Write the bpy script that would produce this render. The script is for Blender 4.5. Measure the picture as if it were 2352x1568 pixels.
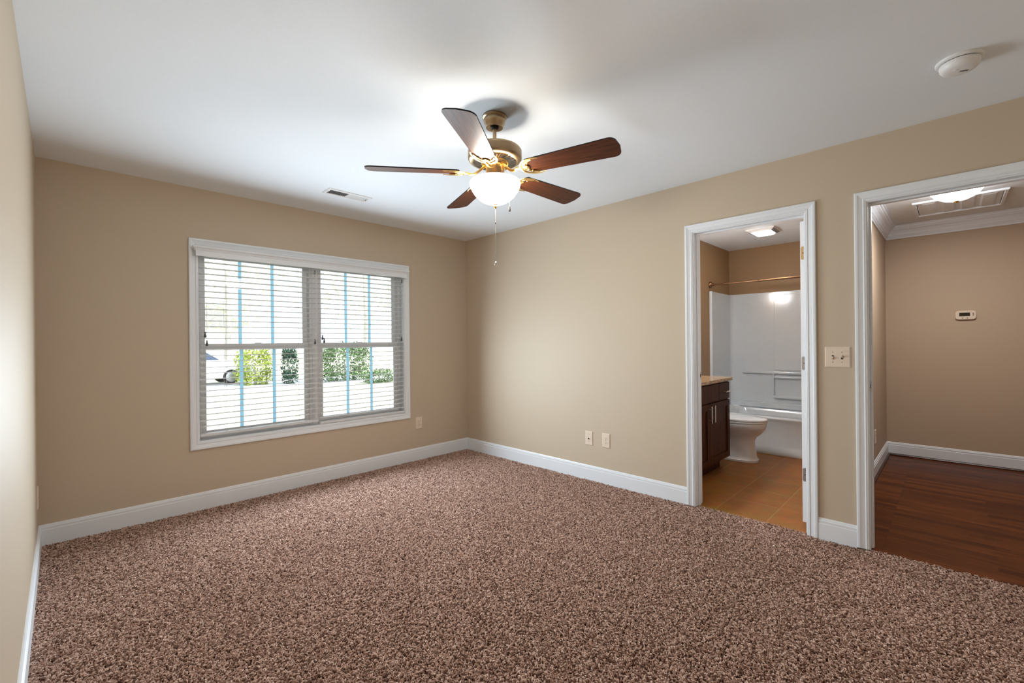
import bpy, bmesh, math, random
import numpy as np
from mathutils import Vector, Matrix
PI = math.pi
random.seed(7)
rng = np.random.default_rng(7)
for o in list(bpy.data.objects):
    bpy.data.objects.remove(o)
scene = bpy.context.scene
COL = scene.collection

# ---------------------------------------------------------------- camera, world, sun, exposure
cam_data = bpy.data.cameras.new('camera')
cam_data.sensor_width = 36.0
cam_data.lens = 15.6535
cam_data.clip_start = 0.02
cam_data.clip_end = 500
camera = bpy.data.objects.new('camera', cam_data)
COL.objects.link(camera)
yaw, pitch, roll = 0.7900, 0.0002, -0.0094
fwd = Vector((math.sin(yaw) * math.cos(pitch), math.cos(yaw) * math.cos(pitch), math.sin(pitch)))
rgt = Vector((math.cos(yaw), -math.sin(yaw), 0))
upv = rgt.cross(fwd)
r2 = math.cos(roll) * rgt + math.sin(roll) * upv
u2 = -math.sin(roll) * rgt + math.cos(roll) * upv
M = Matrix(((r2.x, u2.x, -fwd.x, -3.3361), (r2.y, u2.y, -fwd.y, -4.0562), (r2.z, u2.z, -fwd.z, 1.2478), (0, 0, 0, 1)))
camera.matrix_world = M
scene.camera = camera

world = bpy.data.worlds.new('sky')
scene.world = world
world.use_nodes = True
wn = world.node_tree.nodes
wn['Background'].inputs[0].default_value = (0.86, 0.94, 1.0, 1)
wn['Background'].inputs[1].default_value = 1.45

sun_data = bpy.data.lights.new('sun', 'SUN')
sun_data.energy = 5.6
sun_data.angle = 0.01
sun_data.color = (1.0, 0.95, 0.86)
sun = bpy.data.objects.new('sun', sun_data)
COL.objects.link(sun)
sun.rotation_euler = Vector((-0.62, 0.42, -0.75)).to_track_quat('-Z', 'Y').to_euler()

day_fill_data = bpy.data.lights.new('daylight_fill_lamp', 'AREA')
day_fill_data.shape = 'RECTANGLE'
day_fill_data.size = 1.74
day_fill_data.size_y = 0.85
day_fill_data.energy = 39.5
day_fill_data.spread = math.radians(167)
day_fill_data.color = (0.77, 0.90, 1.0)
day_fill = bpy.data.objects.new('daylight_fill_lamp', day_fill_data)
COL.objects.link(day_fill)
day_fill.location = (-1.724, -0.08, 0.96)
day_fill.rotation_euler = (math.radians(-89), 0, 0)     # added fill lamp just inside the blinds, stands in for window daylight

vs = scene.view_settings
vs.view_transform = 'Standard'
vs.look = 'None'
vs.gamma = 1.0
vs.use_curve_mapping = False
vs.exposure = 0.80
scene.cycles.max_bounces = 14
scene.cycles.diffuse_bounces = 10
scene.cycles.glossy_bounces = 5
scene.cycles.transparent_max_bounces = 24
scene.cycles.use_denoising = True
scene.cycles.sample_clamp_indirect = 12.0
scene.cycles.caustics_reflective = False
scene.cycles.caustics_refractive = False

FAN_LAMP = 42.0
BULB_LAMP = 25.0
HALL_LAMP = 15.0
HALL_WATTS = 10.5
BATH_LAMP = 17.0
VANITY_LAMP = 50.0

# ---------------------------------------------------------------- materials
def new_mat(name):
    m = bpy.data.materials.new(name)
    m.use_nodes = True
    nt = m.node_tree
    return m, nt, nt.nodes['Principled BSDF']

def noise_mix(nt, c1, c2, scale, detail=3, vec=None, stretch=None, lo=0.35, hi=0.65):
    tc = nt.nodes.new('ShaderNodeTexCoord')
    src = tc.outputs['Object']
    if stretch:
        mp = nt.nodes.new('ShaderNodeMapping')
        mp.inputs['Scale'].default_value = stretch
        nt.links.new(src, mp.inputs['Vector'])
        src = mp.outputs['Vector']
    n = nt.nodes.new('ShaderNodeTexNoise')
    n.inputs['Scale'].default_value = scale
    n.inputs['Detail'].default_value = detail
    nt.links.new(src, n.inputs['Vector'])
    r = nt.nodes.new('ShaderNodeValToRGB')
    r.color_ramp.elements[0].position = lo
    r.color_ramp.elements[1].position = hi
    r.color_ramp.elements[0].color = (*c1, 1)
    r.color_ramp.elements[1].color = (*c2, 1)
    nt.links.new(n.outputs['Fac'], r.inputs['Fac'])
    return r.outputs['Color'], n.outputs['Fac'], src

def bump(nt, bsdf, fac, strength, dist=0.002):
    b = nt.nodes.new('ShaderNodeBump')
    b.inputs['Strength'].default_value = strength
    b.inputs['Distance'].default_value = dist
    nt.links.new(fac, b.inputs['Height'])
    nt.links.new(b.outputs['Normal'], bsdf.inputs['Normal'])

def paint(name, col, rough=0.6, var=0.012, scale=120, bs=0.05, spec=0.3):
    m, nt, b = new_mat(name)
    c1 = tuple(max(0, c * (1 - var)) for c in col)
    c2 = tuple(min(1, c * (1 + var)) for c in col)
    c, f, _ = noise_mix(nt, c1, c2, scale)
    nt.links.new(c, b.inputs['Base Color'])
    b.inputs['Roughness'].default_value = rough
    b.inputs['Specular IOR Level'].default_value = spec
    if bs:
        bump(nt, b, f, bs)
    return m

def metal(name, col, rough=0.3, var=0.05):
    m, nt, b = new_mat(name)
    c1 = tuple(c * (1 - var) for c in col)
    c, f, _ = noise_mix(nt, c1, col, 90, stretch=(1, 1, 0.1))
    nt.links.new(c, b.inputs['Base Color'])
    b.inputs['Metallic'].default_value = 1
    b.inputs['Roughness'].default_value = rough
    return m

def wood(name, c1, c2, rough=0.35, scale=6, stretch=(1, 14, 14), spec=0.5, lo=0.3, hi=0.7):
    m, nt, b = new_mat(name)
    c, f, _ = noise_mix(nt, c1, c2, scale, detail=6, stretch=stretch, lo=lo, hi=hi)
    nt.links.new(c, b.inputs['Base Color'])
    b.inputs['Roughness'].default_value = rough
    b.inputs['Specular IOR Level'].default_value = spec
    return m

def translucent(name, col, amount):
    m = paint(name, col, 0.4, 0.01, 60, 0.0, 0.4)
    nt = m.node_tree
    b = nt.nodes['Principled BSDF']
    t = nt.nodes.new('ShaderNodeBsdfTranslucent')
    t.inputs['Color'].default_value = (*col, 1)
    mx = nt.nodes.new('ShaderNodeMixShader')
    mx.inputs['Fac'].default_value = amount
    nt.links.new(b.outputs['BSDF'], mx.inputs[1])
    nt.links.new(t.outputs['BSDF'], mx.inputs[2])
    nt.links.new(mx.outputs['Shader'], nt.nodes['Material Output'].inputs['Surface'])
    return m

def emit(name, col, strength):
    m, nt, b = new_mat(name)
    b.inputs['Base Color'].default_value = (0.8, 0.78, 0.72, 1)
    b.inputs['Roughness'].default_value = 0.4
    b.inputs['Emission Color'].default_value = (*col, 1)
    b.inputs['Emission Strength'].default_value = strength
    return m

def srgb(r, g, b):
    f = lambda c: (c / 255 / 12.92) if c / 255 <= 0.04045 else ((c / 255 + 0.055) / 1.055) ** 2.4
    return (f(r), f(g), f(b))

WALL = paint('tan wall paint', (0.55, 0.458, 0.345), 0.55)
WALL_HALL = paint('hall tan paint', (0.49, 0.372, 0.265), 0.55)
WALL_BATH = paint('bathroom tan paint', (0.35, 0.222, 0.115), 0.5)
CEIL = paint('ceiling white paint', (0.80, 0.84, 0.88), 0.8, scale=150, bs=0.08)
TRIM = paint('white trim paint', (0.78, 0.81, 0.845), 0.35, 0.008, 3, 0.0, 0.5)
DOORPAINT = paint('white door paint', (0.82, 0.83, 0.84), 0.4, 0.008, 3, 0.0, 0.5)
VINYL = paint('white vinyl', (0.82, 0.82, 0.83), 0.35, 0.01, 40, 0.0, 0.5)
SLAT = translucent('white blind slat', (0.84, 0.85, 0.86), 0.25)
MUNTIN_SKYTINT = translucent('sky-tinted white muntin', (0.60, 0.82, 0.94), 0.65)  # white bars; the blue cast of the sky is put into their colour
CORD = paint('white cord', (0.7, 0.7, 0.7), 0.8, 0.05, 400, 0.0)
TASSEL = paint('grey tassel', (0.10, 0.105, 0.11), 0.5, 0.05, 200, 0.0)
ALMOND = paint('almond plastic', (0.74, 0.62, 0.50), 0.35, 0.01, 60, 0.0, 0.5)
DARK = paint('dark slot', (0.02, 0.016, 0.012), 0.6, 0.05, 60, 0.0)
WHITEPL = paint('white plastic', (0.80, 0.80, 0.80), 0.4, 0.01, 60, 0.0, 0.5)
GREYPL = paint('grey gap', (0.06, 0.06, 0.06), 0.6, 0.01, 60, 0.0)
BRASS = metal('antique brass', (0.62, 0.43, 0.22), 0.3)
BRASS_SHADE = metal('brushed antique brass', (0.43, 0.31, 0.185), 0.30)
GOLD = metal('polished gold', (0.93, 0.66, 0.25), 0.30)
STEEL = metal('brushed steel', (0.55, 0.55, 0.56), 0.35)
CHAIN = metal('dark chain metal', (0.22, 0.20, 0.17), 0.4)
NICKEL = metal('satin nickel', (0.78, 0.72, 0.66), 0.28)
BRONZE = metal('oil rubbed bronze', (0.30, 0.17, 0.09), 0.3)
CHERRY = wood('dark cherry wood', (0.030, 0.0080, 0.0022), (0.080, 0.024, 0.0065), 0.42, 5, (9, 9, 1), 0.10)
BLADE_WOOD = wood('walnut blade', (0.026, 0.0065, 0.0026), (0.130, 0.036, 0.010), 0.42, 7, (1, 16, 16), 0.22, 0.25, 0.75)
BLADE_EDGE = paint('dark blade edge', (0.012, 0.010, 0.009), 0.4, 0.02, 50, 0.0)
PORCELAIN = paint('white porcelain', (0.77, 0.81, 0.84), 0.08, 0.01, 20, 0.0, 0.6)
ACRYLIC = paint('white acrylic', (0.60, 0.645, 0.68), 0.12, 0.01, 20, 0.0, 0.6)
LCD = paint('dark lcd', (0.035, 0.027, 0.016), 0.2, 0.2, 300, 0.0)

def granite():
    m, nt, b = new_mat('speckled granite')
    c, f, src = noise_mix(nt, (0.10, 0.055, 0.02), (0.50, 0.33, 0.17), 160, detail=5, lo=0.38, hi=0.55)
    nt.links.new(c, b.inputs['Base Color'])
    b.inputs['Roughness'].default_value = 0.18
    return m
GRANITE = granite()

def tile_mat():
    m, nt, b = new_mat('brown floor tile')
    tc = nt.nodes.new('ShaderNodeTexCoord')
    mp = nt.nodes.new('ShaderNodeMapping')
    mp.inputs['Location'].default_value = (-0.05, 2.795 + 0.341 * 3, 0)
    nt.links.new(tc.outputs['Object'], mp.inputs['Vector'])
    br = nt.nodes.new('ShaderNodeTexBrick')
    br.offset = 0.0
    br.inputs['Scale'].default_value = 1.0
    br.inputs['Brick Width'].default_value = 0.341
    br.inputs['Row Height'].default_value = 0.341
    br.inputs['Mortar Size'].default_value = 0.0055
    br.inputs['Mortar Smooth'].default_value = 0.2
    br.inputs['Color1'].default_value = (0.30, 0.118, 0.024, 1)
    br.inputs['Color2'].default_value = (0.25, 0.098, 0.020, 1)
    br.inputs['Mortar'].default_value = (0.33, 0.17, 0.06, 1)
    nt.links.new(mp.outputs['Vector'], br.inputs['Vector'])
    n = nt.nodes.new('ShaderNodeTexNoise')
    n.inputs['Scale'].default_value = 9
    n.inputs['Detail'].default_value = 6
    nt.links.new(tc.outputs['Object'], n.inputs['Vector'])
    mx = nt.nodes.new('ShaderNodeMix')
    mx.data_type = 'RGBA'
    mx.blend_type = 'OVERLAY'
    mx.inputs['Factor'].default_value = 0.45
    nt.links.new(br.outputs['Color'], mx.inputs['A'])
    nt.links.new(n.outputs['Color'], mx.inputs['B'])
    hs = nt.nodes.new('ShaderNodeHueSaturation')
    hs.inputs['Saturation'].default_value = 1.0
    nt.links.new(mx.outputs['Result'], hs.inputs['Color'])
    nt.links.new(hs.outputs['Color'], b.inputs['Base Color'])
    b.inputs['Roughness'].default_value = 0.45
    b.inputs['Specular IOR Level'].default_value = 0.2
    bump(nt, b, br.outputs['Fac'], -0.4, 0.002)
    return m
TILE = tile_mat()

def plank_mat():
    m, nt, b = new_mat('red brown hardwood')
    tc = nt.nodes.new('ShaderNodeTexCoord')
    mp = nt.nodes.new('ShaderNodeMapping')
    mp.inputs['Rotation'].default_value = (0, 0, PI / 2)
    nt.links.new(tc.outputs['Object'], mp.inputs['Vector'])
    br = nt.nodes.new('ShaderNodeTexBrick')
    br.offset = 0.37
    br.offset_frequency = 3
    br.inputs['Brick Width'].default_value = 0.75
    br.inputs['Row Height'].default_value = 0.057
    br.inputs['Scale'].default_value = 1.0
    br.inputs['Mortar Size'].default_value = 0.0009
    br.inputs['Color1'].default_value = (0.165, 0.044, 0.010, 1)
    br.inputs['Color2'].default_value = (0.070, 0.015, 0.004, 1)
    br.inputs['Mortar'].default_value = (0.02, 0.006, 0.003, 1)
    nt.links.new(mp.outputs['Vector'], br.inputs['Vector'])
    m2 = nt.nodes.new('ShaderNodeMapping')
    m2.inputs['Scale'].default_value = (40, 2.2, 1)
    nt.links.new(tc.outputs['Object'], m2.inputs['Vector'])
    n = nt.nodes.new('ShaderNodeTexNoise')
    n.inputs['Scale'].default_value = 2.0
    n.inputs['Detail'].default_value = 8
    nt.links.new(m2.outputs['Vector'], n.inputs['Vector'])
    rp = nt.nodes.new('ShaderNodeValToRGB')
    rp.color_ramp.elements[0].position = 0.3
    rp.color_ramp.elements[1].position = 0.7
    rp.color_ramp.elements[0].color = (0.45, 0.45, 0.45, 1)
    rp.color_ramp.elements[1].color = (1.25, 1.25, 1.25, 1)
    nt.links.new(n.outputs['Fac'], rp.inputs['Fac'])
    mx = nt.nodes.new('ShaderNodeMix')
    mx.data_type = 'RGBA'
    mx.blend_type = 'MULTIPLY'
    mx.inputs['Factor'].default_value = 1.0
    nt.links.new(br.outputs['Color'], mx.inputs['A'])
    nt.links.new(rp.outputs['Color'], mx.inputs['B'])
    nt.links.new(mx.outputs['Result'], b.inputs['Base Color'])
    b.inputs['Roughness'].default_value = 0.30
    b.inputs['Specular IOR Level'].default_value = 0.08
    return m
PLANK = plank_mat()
SHOE = wood('dark shoe moulding wood', (0.030, 0.006, 0.002), (0.060, 0.016, 0.006), 0.35, 5, (9, 9, 9))

def glass_mat():
    m, nt, b = new_mat('window glass')
    out = nt.nodes['Material Output']
    nt.nodes.remove(b)
    tr = nt.nodes.new('ShaderNodeBsdfTransparent')
    tr.inputs['Color'].default_value = (0.95, 0.98, 1.0, 1)
    gl = nt.nodes.new('ShaderNodeBsdfGlossy')
    gl.inputs['Roughness'].default_value = 0.02
    fr = nt.nodes.new('ShaderNodeFresnel')
    fr.inputs['IOR'].default_value = 1.45
    mx = nt.nodes.new('ShaderNodeMixShader')
    nt.links.new(fr.outputs['Fac'], mx.inputs['Fac'])
    nt.links.new(tr.outputs['BSDF'], mx.inputs[1])
    nt.links.new(gl.outputs['BSDF'], mx.inputs[2])
    nt.links.new(mx.outputs['Shader'], out.inputs['Surface'])
    return m
GLASS = glass_mat()

def carpet_mat():
    m, nt, b = new_mat('frieze carpet yarn')
    hi = nt.nodes.new('ShaderNodeHairInfo')
    r = nt.nodes.new('ShaderNodeValToRGB')
    r.color_ramp.interpolation = 'LINEAR'
    els = r.color_ramp.elements
    els[0].position = 0.0
    els[0].color = (0.12, 0.058, 0.042, 1)
    els[1].position = 1.0
    els[1].color = (0.72, 0.53, 0.445, 1)
    e = els.new(0.35)
    e.color = (0.40, 0.245, 0.188, 1)
    e = els.new(0.7)
    e.color = (0.53, 0.36, 0.285, 1)
    nt.links.new(hi.outputs['Random'], r.inputs['Fac'])
    nt.links.new(r.outputs['Color'], b.inputs['Base Color'])
    b.inputs['Roughness'].default_value = 0.9
    b.inputs['Specular IOR Level'].default_value = 0.1
    return m
CARPET = carpet_mat()
BACKING = paint('dark carpet backing', (0.06, 0.030, 0.02), 0.9, 0.3, 150, 0.2)

BOWL = emit('lit frosted glass bowl', (1.0, 0.94, 0.86), FAN_LAMP)
BULB = emit('lit bulb glass', (1.0, 0.92, 0.80), BULB_LAMP)
SHADE = emit('lit vanity shade glass', (0.98, 0.98, 1.0), VANITY_LAMP)
DOME = emit('lit hall glass dome', (0.98, 0.98, 1.0), HALL_LAMP)
LENS = emit('lit bathroom lens', (1.0, 0.97, 0.92), BATH_LAMP)

# ---------------------------------------------------------------- mesh builder
class MB:
    def __init__(self):
        self.v, self.f, self.s, self.mi = [], [], [], []
        self.cur = 0
    def add(self, verts, faces, smooth=False):
        b = len(self.v)
        self.v += [tuple(p) for p in verts]
        for f in faces:
            self.f.append([b + i for i in f])
            self.s.append(smooth)
            self.mi.append(self.cur)
        return self
    def box(self, x0, x1, y0, y1, z0, z1, rot=None):
        x0, x1 = sorted((x0, x1)); y0, y1 = sorted((y0, y1)); z0, z1 = sorted((z0, z1))
        vs_ = [(x0, y0, z0), (x1, y0, z0), (x1, y1, z0), (x0, y1, z0), (x0, y0, z1), (x1, y0, z1), (x1, y1, z1), (x0, y1, z1)]
        if rot is not None:
            vs_ = [tuple(rot @ Vector(p)) for p in vs_]
        return self.add(vs_, [(3, 2, 1, 0), (4, 5, 6, 7), (0, 1, 5, 4), (1, 2, 6, 5), (2, 3, 7, 6), (3, 0, 4, 7)])
    def lathe(self, prof, n=48, c=(0, 0, 0), smooth=True, sx=1, sy=1, axis='z'):
        vs_ = []
        for r, z in prof:
            for i in range(n):
                a = 2 * PI * i / n
                p = (r * math.cos(a) * sx, r * math.sin(a) * sy, z)
                if axis == 'y':
                    p = (p[0], p[2], p[1])
                if axis == 'x':
                    p = (p[2], p[0], p[1])
                vs_.append((c[0] + p[0], c[1] + p[1], c[2] + p[2]))
        fs = []
        for k in range(len(prof) - 1):
            for i in range(n):
                j = (i + 1) % n
                fs.append((k * n + i, k * n + j, (k + 1) * n + j, (k + 1) * n + i))
        if prof[0][0] > 1e-6:
            fs.append(tuple(reversed(range(n)))) if getattr(self, 'cap', True) else None
        if prof[-1][0] > 1e-6 and getattr(self, 'cap', True):
            fs.append(tuple((len(prof) - 1) * n + i for i in range(n)))
        return self.add(vs_, fs, smooth)
    def tube(self, pts, r, n=10, caps=True, flat=1.0):
        pts = [Vector(p) for p in pts]
        rs = r if isinstance(r, (list, tuple)) else [r] * len(pts)
        vs_, fs = [], []
        ref = Vector((0, 0, 1))
        prev = None
        for i, p in enumerate(pts):
            t = (pts[min(i + 1, len(pts) - 1)] - pts[max(i - 1, 0)]).normalized()
            if prev is None:
                a = ref if abs(t.dot(ref)) < 0.95 else Vector((1, 0, 0))
                u = t.cross(a).normalized()
            else:
                u = (prev - t * prev.dot(t)).normalized()
            prev = u
            w = t.cross(u)
            for k in range(n):
                an = 2 * PI * k / n
                vs_.append(p + u * (rs[i] * math.cos(an)) + w * (rs[i] * flat * math.sin(an)))
        for i in range(len(pts) - 1):
            for k in range(n):
                j = (k + 1) % n
                fs.append((i * n + k, i * n + j, (i + 1) * n + j, (i + 1) * n + k))
        if caps:
            fs.append(tuple(reversed(range(n))))
            fs.append(tuple((len(pts) - 1) * n + k for k in range(n)))
        return self.add(vs_, fs, True)
    def prism(self, poly, d0, d1, mp):
        n = len(poly)
        vs_ = [mp(p[0], p[1], d0) for p in poly] + [mp(p[0], p[1], d1) for p in poly]
        fs = [tuple(reversed(range(n))), tuple(range(n, 2 * n))]
        for i in range(n):
            j = (i + 1) % n
            fs.append((i, j, n + j, n + i))
        return self.add(vs_, fs)
    def sweep(self, prof, path, mp, closed=False):
        """prof: (o, d) o = offset to the left of the path in its plane, d = out of the plane; mitred at the corners."""
        n = len(path)
        dirs = []
        for i in range(n if closed else n - 1):
            a, b = path[i], path[(i + 1) % n]
            l = math.hypot(b[0] - a[0], b[1] - a[1])
            dirs.append(((b[0] - a[0]) / l, (b[1] - a[1]) / l))
        vs_ = []
        for i in range(n):
            if closed:
                d0, d1 = dirs[i - 1], dirs[i]
            else:
                d0, d1 = dirs[max(i - 1, 0)], dirs[min(i, n - 2)]
            n0, n1 = (-d0[1], d0[0]), (-d1[1], d1[0])
            k = 1 + n0[0] * n1[0] + n0[1] * n1[1]
            mx_, my_ = (n0[0] + n1[0]) / k, (n0[1] + n1[1]) / k
            for o, d in prof:
                vs_.append(mp(path[i][0] + mx_ * o, path[i][1] + my_ * o, d))
        m = len(prof)
        fs = []
        for i in range(n if closed else n - 1):
            j = (i + 1) % n
            for k in range(m):
                l = (k + 1) % m
                fs.append((i * m + k, i * m + l, j * m + l, j * m + k))
        if not closed:
            fs.append(tuple(reversed(range(m))))
            fs.append(tuple((n - 1) * m + k for k in range(m)))
        return self.add(vs_, fs)
    def rings(self, rings, smooth=True, cap0=True, cap1=True):
        n = len(rings[0])
        vs_ = [p for r in rings for p in r]
        fs = []
        for k in range(len(rings) - 1):
            for i in range(n):
                j = (i + 1) % n
                fs.append((k * n + i, k * n + j, (k + 1) * n + j, (k + 1) * n + i))
        if cap0:
            fs.append(tuple(reversed(range(n))))
        if cap1:
            fs.append(tuple((len(rings) - 1) * n + i for i in range(n)))
        return self.add(vs_, fs, smooth)
    def build(self, name, mat, parent=None, bev=0.0, segs=2, origin=None):
        me = bpy.data.meshes.new(name)
        vs_ = self.v
        if origin is not None:
            vs_ = [(p[0] - origin[0], p[1] - origin[1], p[2] - origin[2]) for p in vs_]
        me.from_pydata(vs_, [], self.f)
        me.polygons.foreach_set('use_smooth', self.s)
        me.polygons.foreach_set('material_index', self.mi)
        me.update()
        bm = bmesh.new()
        bm.from_mesh(me)
        bmesh.ops.recalc_face_normals(bm, faces=bm.faces)
        if bev > 0:
            es = [e for e in bm.edges if len(e.link_faces) == 2 and e.calc_face_angle(0) > 0.6]
            bmesh.ops.bevel(bm, geom=es, offset=bev, segments=segs, profile=0.5, affect='EDGES', clamp_overlap=True)
        bm.to_mesh(me)
        bm.free()
        if any(self.s):
            try:
                me.set_sharp_from_angle(angle=0.75)
            except Exception:
                pass
        for m in (mat if isinstance(mat, (list, tuple)) else [mat]):
            me.materials.append(m)
        o = bpy.data.objects.new(name, me)
        COL.objects.link(o)
        if origin is not None:
            o.location = origin
        if parent is not None:
            o.parent = parent
        return o

def box_obj(name, mat, x0, x1, y0, y1, z0, z1, parent=None, bev=0.0):
    return MB().box(x0, x1, y0, y1, z0, z1).build(name, mat, parent, bev)

def empty(name, loc=(0, 0, 0), rz=0.0, parent=None):
    o = bpy.data.objects.new(name, None)
    o.empty_display_size = 0.05
    COL.objects.link(o)
    o.location = loc
    o.rotation_euler = (0, 0, rz)
    if parent is not None:
        o.parent = parent
    return o

def tag(o, label, cat, group=None, kind='thing'):
    o['label'] = label
    o['category'] = cat
    o['kind'] = kind
    if group:
        o['group'] = group
    return o

def struct(o, label=None):
    o['kind'] = 'structure'
    if label:
        o['label'] = label
    return o

def copy_tree(o, parent=None):
    c = o.copy()
    COL.objects.link(c)
    c.parent = parent
    for ch in [x for x in bpy.data.objects if x.parent == o]:
        copy_tree(ch, c)
    return c

# ---------------------------------------------------------------- dimensions (metres; x right of window wall, y toward the window, z up)
H = 2.429
W = 3.450
YB = -4.75          # back wall
HX, HY0, HY1 = 2.93, -3.54, -6.2     # hallway far wall, left wall, right end
BX, BY0, BY1 = 2.95, -1.931, -3.45   # bathroom far wall, left wall, right wall
WT = 0.115          # partition thickness
OX0, OX1, OZ0, OZ1 = -2.613, -0.836, 0.513, 1.990     # window opening
D1A, D1B = -2.679, -3.384            # bathroom door jamb faces
D2A, D2B = -3.705, -4.520            # hall door jamb faces
DZ = 2.046

# ---------------------------------------------------------------- room shell
m = MB()
m.box(-W - 0.15, OX0, 0, 0.16, -0.6, H + 0.15).box(OX1, 0.06, 0, 0.16, -0.6, H + 0.15)
m.box(OX0, OX1, 0, 0.16, -0.6, OZ0).box(OX0, OX1, 0, 0.16, OZ1, H + 0.15)
struct(m.build('wall_window', WALL), 'tan wall with the wide window')
m = MB().box(-W - 0.15, -W, YB - 0.15, 0.0, -0.2, H + 0.15)
struct(m.build('wall_left', WALL), 'tan side wall along the left edge')
m = MB().box(-W, 0.06, YB - 0.15, YB, -0.2, H + 0.15)
struct(m.build('wall_back', WALL), 'tan wall behind the viewer')
m = MB()
JT = 0.014
for a, b in ((0.0, D1A + JT), (D1B - JT, D2A + JT), (D2B - JT, YB)):
    m.box(0, 0.06, b, a, -0.2, H + 0.15)
m.box(0, 0.06, D1B - JT, D1A + JT, DZ + JT, H + 0.15).box(0, 0.06, D2B - JT, D2A + JT, DZ + JT, H + 0.15)
struct(m.build('wall_right', WALL), 'tan wall with two doorways')
m = MB()
for a, b in ((BY0 + 0.1, D1A + JT), (D1B - JT, BY1 - 0.045)):
    m.box(0.06, WT, b, a, -0.2, H + 0.1)
m.box(0.06, WT, D1B - JT, D1A + JT, DZ + JT, H + 0.1)
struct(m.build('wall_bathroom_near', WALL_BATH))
m = MB()
for a, b in ((BY1 - 0.045, D2A + JT), (D2B - JT, HY1 - 0.1)):
    m.box(0.06, WT, b, a, -0.2, H + 0.1)
m.box(0.06, WT, D2B - JT, D2A + JT, DZ + JT, H + 0.1)
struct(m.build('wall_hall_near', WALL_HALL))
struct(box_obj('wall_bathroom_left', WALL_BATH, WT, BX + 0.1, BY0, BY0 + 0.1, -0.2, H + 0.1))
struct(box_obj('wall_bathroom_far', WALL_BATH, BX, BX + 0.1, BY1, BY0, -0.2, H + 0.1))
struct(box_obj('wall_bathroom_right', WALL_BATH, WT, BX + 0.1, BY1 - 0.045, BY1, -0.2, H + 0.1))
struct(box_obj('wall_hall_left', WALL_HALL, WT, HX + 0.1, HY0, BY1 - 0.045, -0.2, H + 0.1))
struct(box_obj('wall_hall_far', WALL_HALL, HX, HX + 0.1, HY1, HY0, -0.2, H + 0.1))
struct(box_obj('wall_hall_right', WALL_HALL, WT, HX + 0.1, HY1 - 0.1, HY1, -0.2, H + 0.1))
struct(box_obj('ceiling', CEIL, -W, 0.0, YB, 0.0, H, H + 0.15), 'white bedroom ceiling')
struct(box_obj('ceiling_bathroom', CEIL, WT, BX, BY1, BY0, H, H + 0.15))
struct(box_obj('ceiling_hall', CEIL, WT, HX, HY1, HY0, H, H + 0.15))
struct(box_obj('roof', CEIL, -W - 0.3, 3.2, -6.5, 0.4, H + 0.16, H + 0.3))
struct(box_obj('floor', BACKING, -W, 0.028, YB, 0.0, -0.2, -0.0145))
struct(box_obj('floor_bathroom', TILE, 0.028, BX, BY1, BY0, -0.2, -0.006))
struct(box_obj('floor_hall', PLANK, 0.028, HX, HY1, HY0, -0.2, -0.003))

# baseboards: profile (thickness off the wall, height)
BASE = [(0, -0.012), (0.014, -0.012), (0.014, 0.096), (0.0115, 0.0985), (0.0125, 0.113), (0.0085, 0.116), (0.0075, 0.123), (0.0045, 0.129), (0, 0.129)]
flat = lambda x, y, d: (x, y, d)
def baseboard(name, path):
    return struct(MB().sweep(BASE, path, flat).build(name, TRIM))
C1L, C1R = D1A + 0.0635, D1B - 0.064      # casing outer edges
C2L, C2R = D2A + 0.064, D2B - 0.064
# paths run so that the room lies on the left
baseboard('baseboard_window', [(0.0, 0.0), (-W, 0.0)])
baseboard('baseboard_left', [(-W, 0.0), (-W, YB)])
baseboard('baseboard_back', [(-W, YB), (0.0, YB)])
baseboard('baseboard_right', [(0.0, C1L), (0.0, 0.0)])
struct(MB().sweep(BASE, [(0.0, C2L), (0.0, C1R)], flat).build('baseboard_right_middle', TRIM))
struct(MB().sweep(BASE, [(0.0, YB), (0.0, C2R)], flat).build('baseboard_right_end', TRIM))
HBASE = [(o, z + 0.006) for o, z in BASE]
struct(MB().sweep(HBASE, [(HX, HY1), (HX, HY0), (WT, HY0)], flat).build('baseboard_hall', TRIM))
SH = [(0.014, -0.004), (0.030, -0.004), (0.0295, 0.006), (0.025, 0.013), (0.014, 0.017)]
struct(MB().sweep(SH, [(HX, HY1), (HX, HY0), (WT, HY0)], flat).build('trim_shoe_moulding', SHOE))
# crown moulding in the hall: (projection off wall, drop from ceiling)
CR = [(0, -0.128), (0.010, -0.128), (0.013, -0.112), (0.019, -0.108), (0.022, -0.098), (0.028, -0.094), (0.034, -0.075),
      (0.048, -0.052), (0.066, -0.038), (0.071, -0.028), (0.080, -0.024), (0.085, -0.010), (0.094, -0.008), (0.094, 0), (0, 0)]
CR = [(o, H + d) for o, d in CR]
struct(MB().sweep(CR, [(WT, HY1), (HX, HY1), (HX, HY0), (WT, HY0), (WT, HY1)], flat).build('trim_crown_moulding', TRIM))

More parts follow.
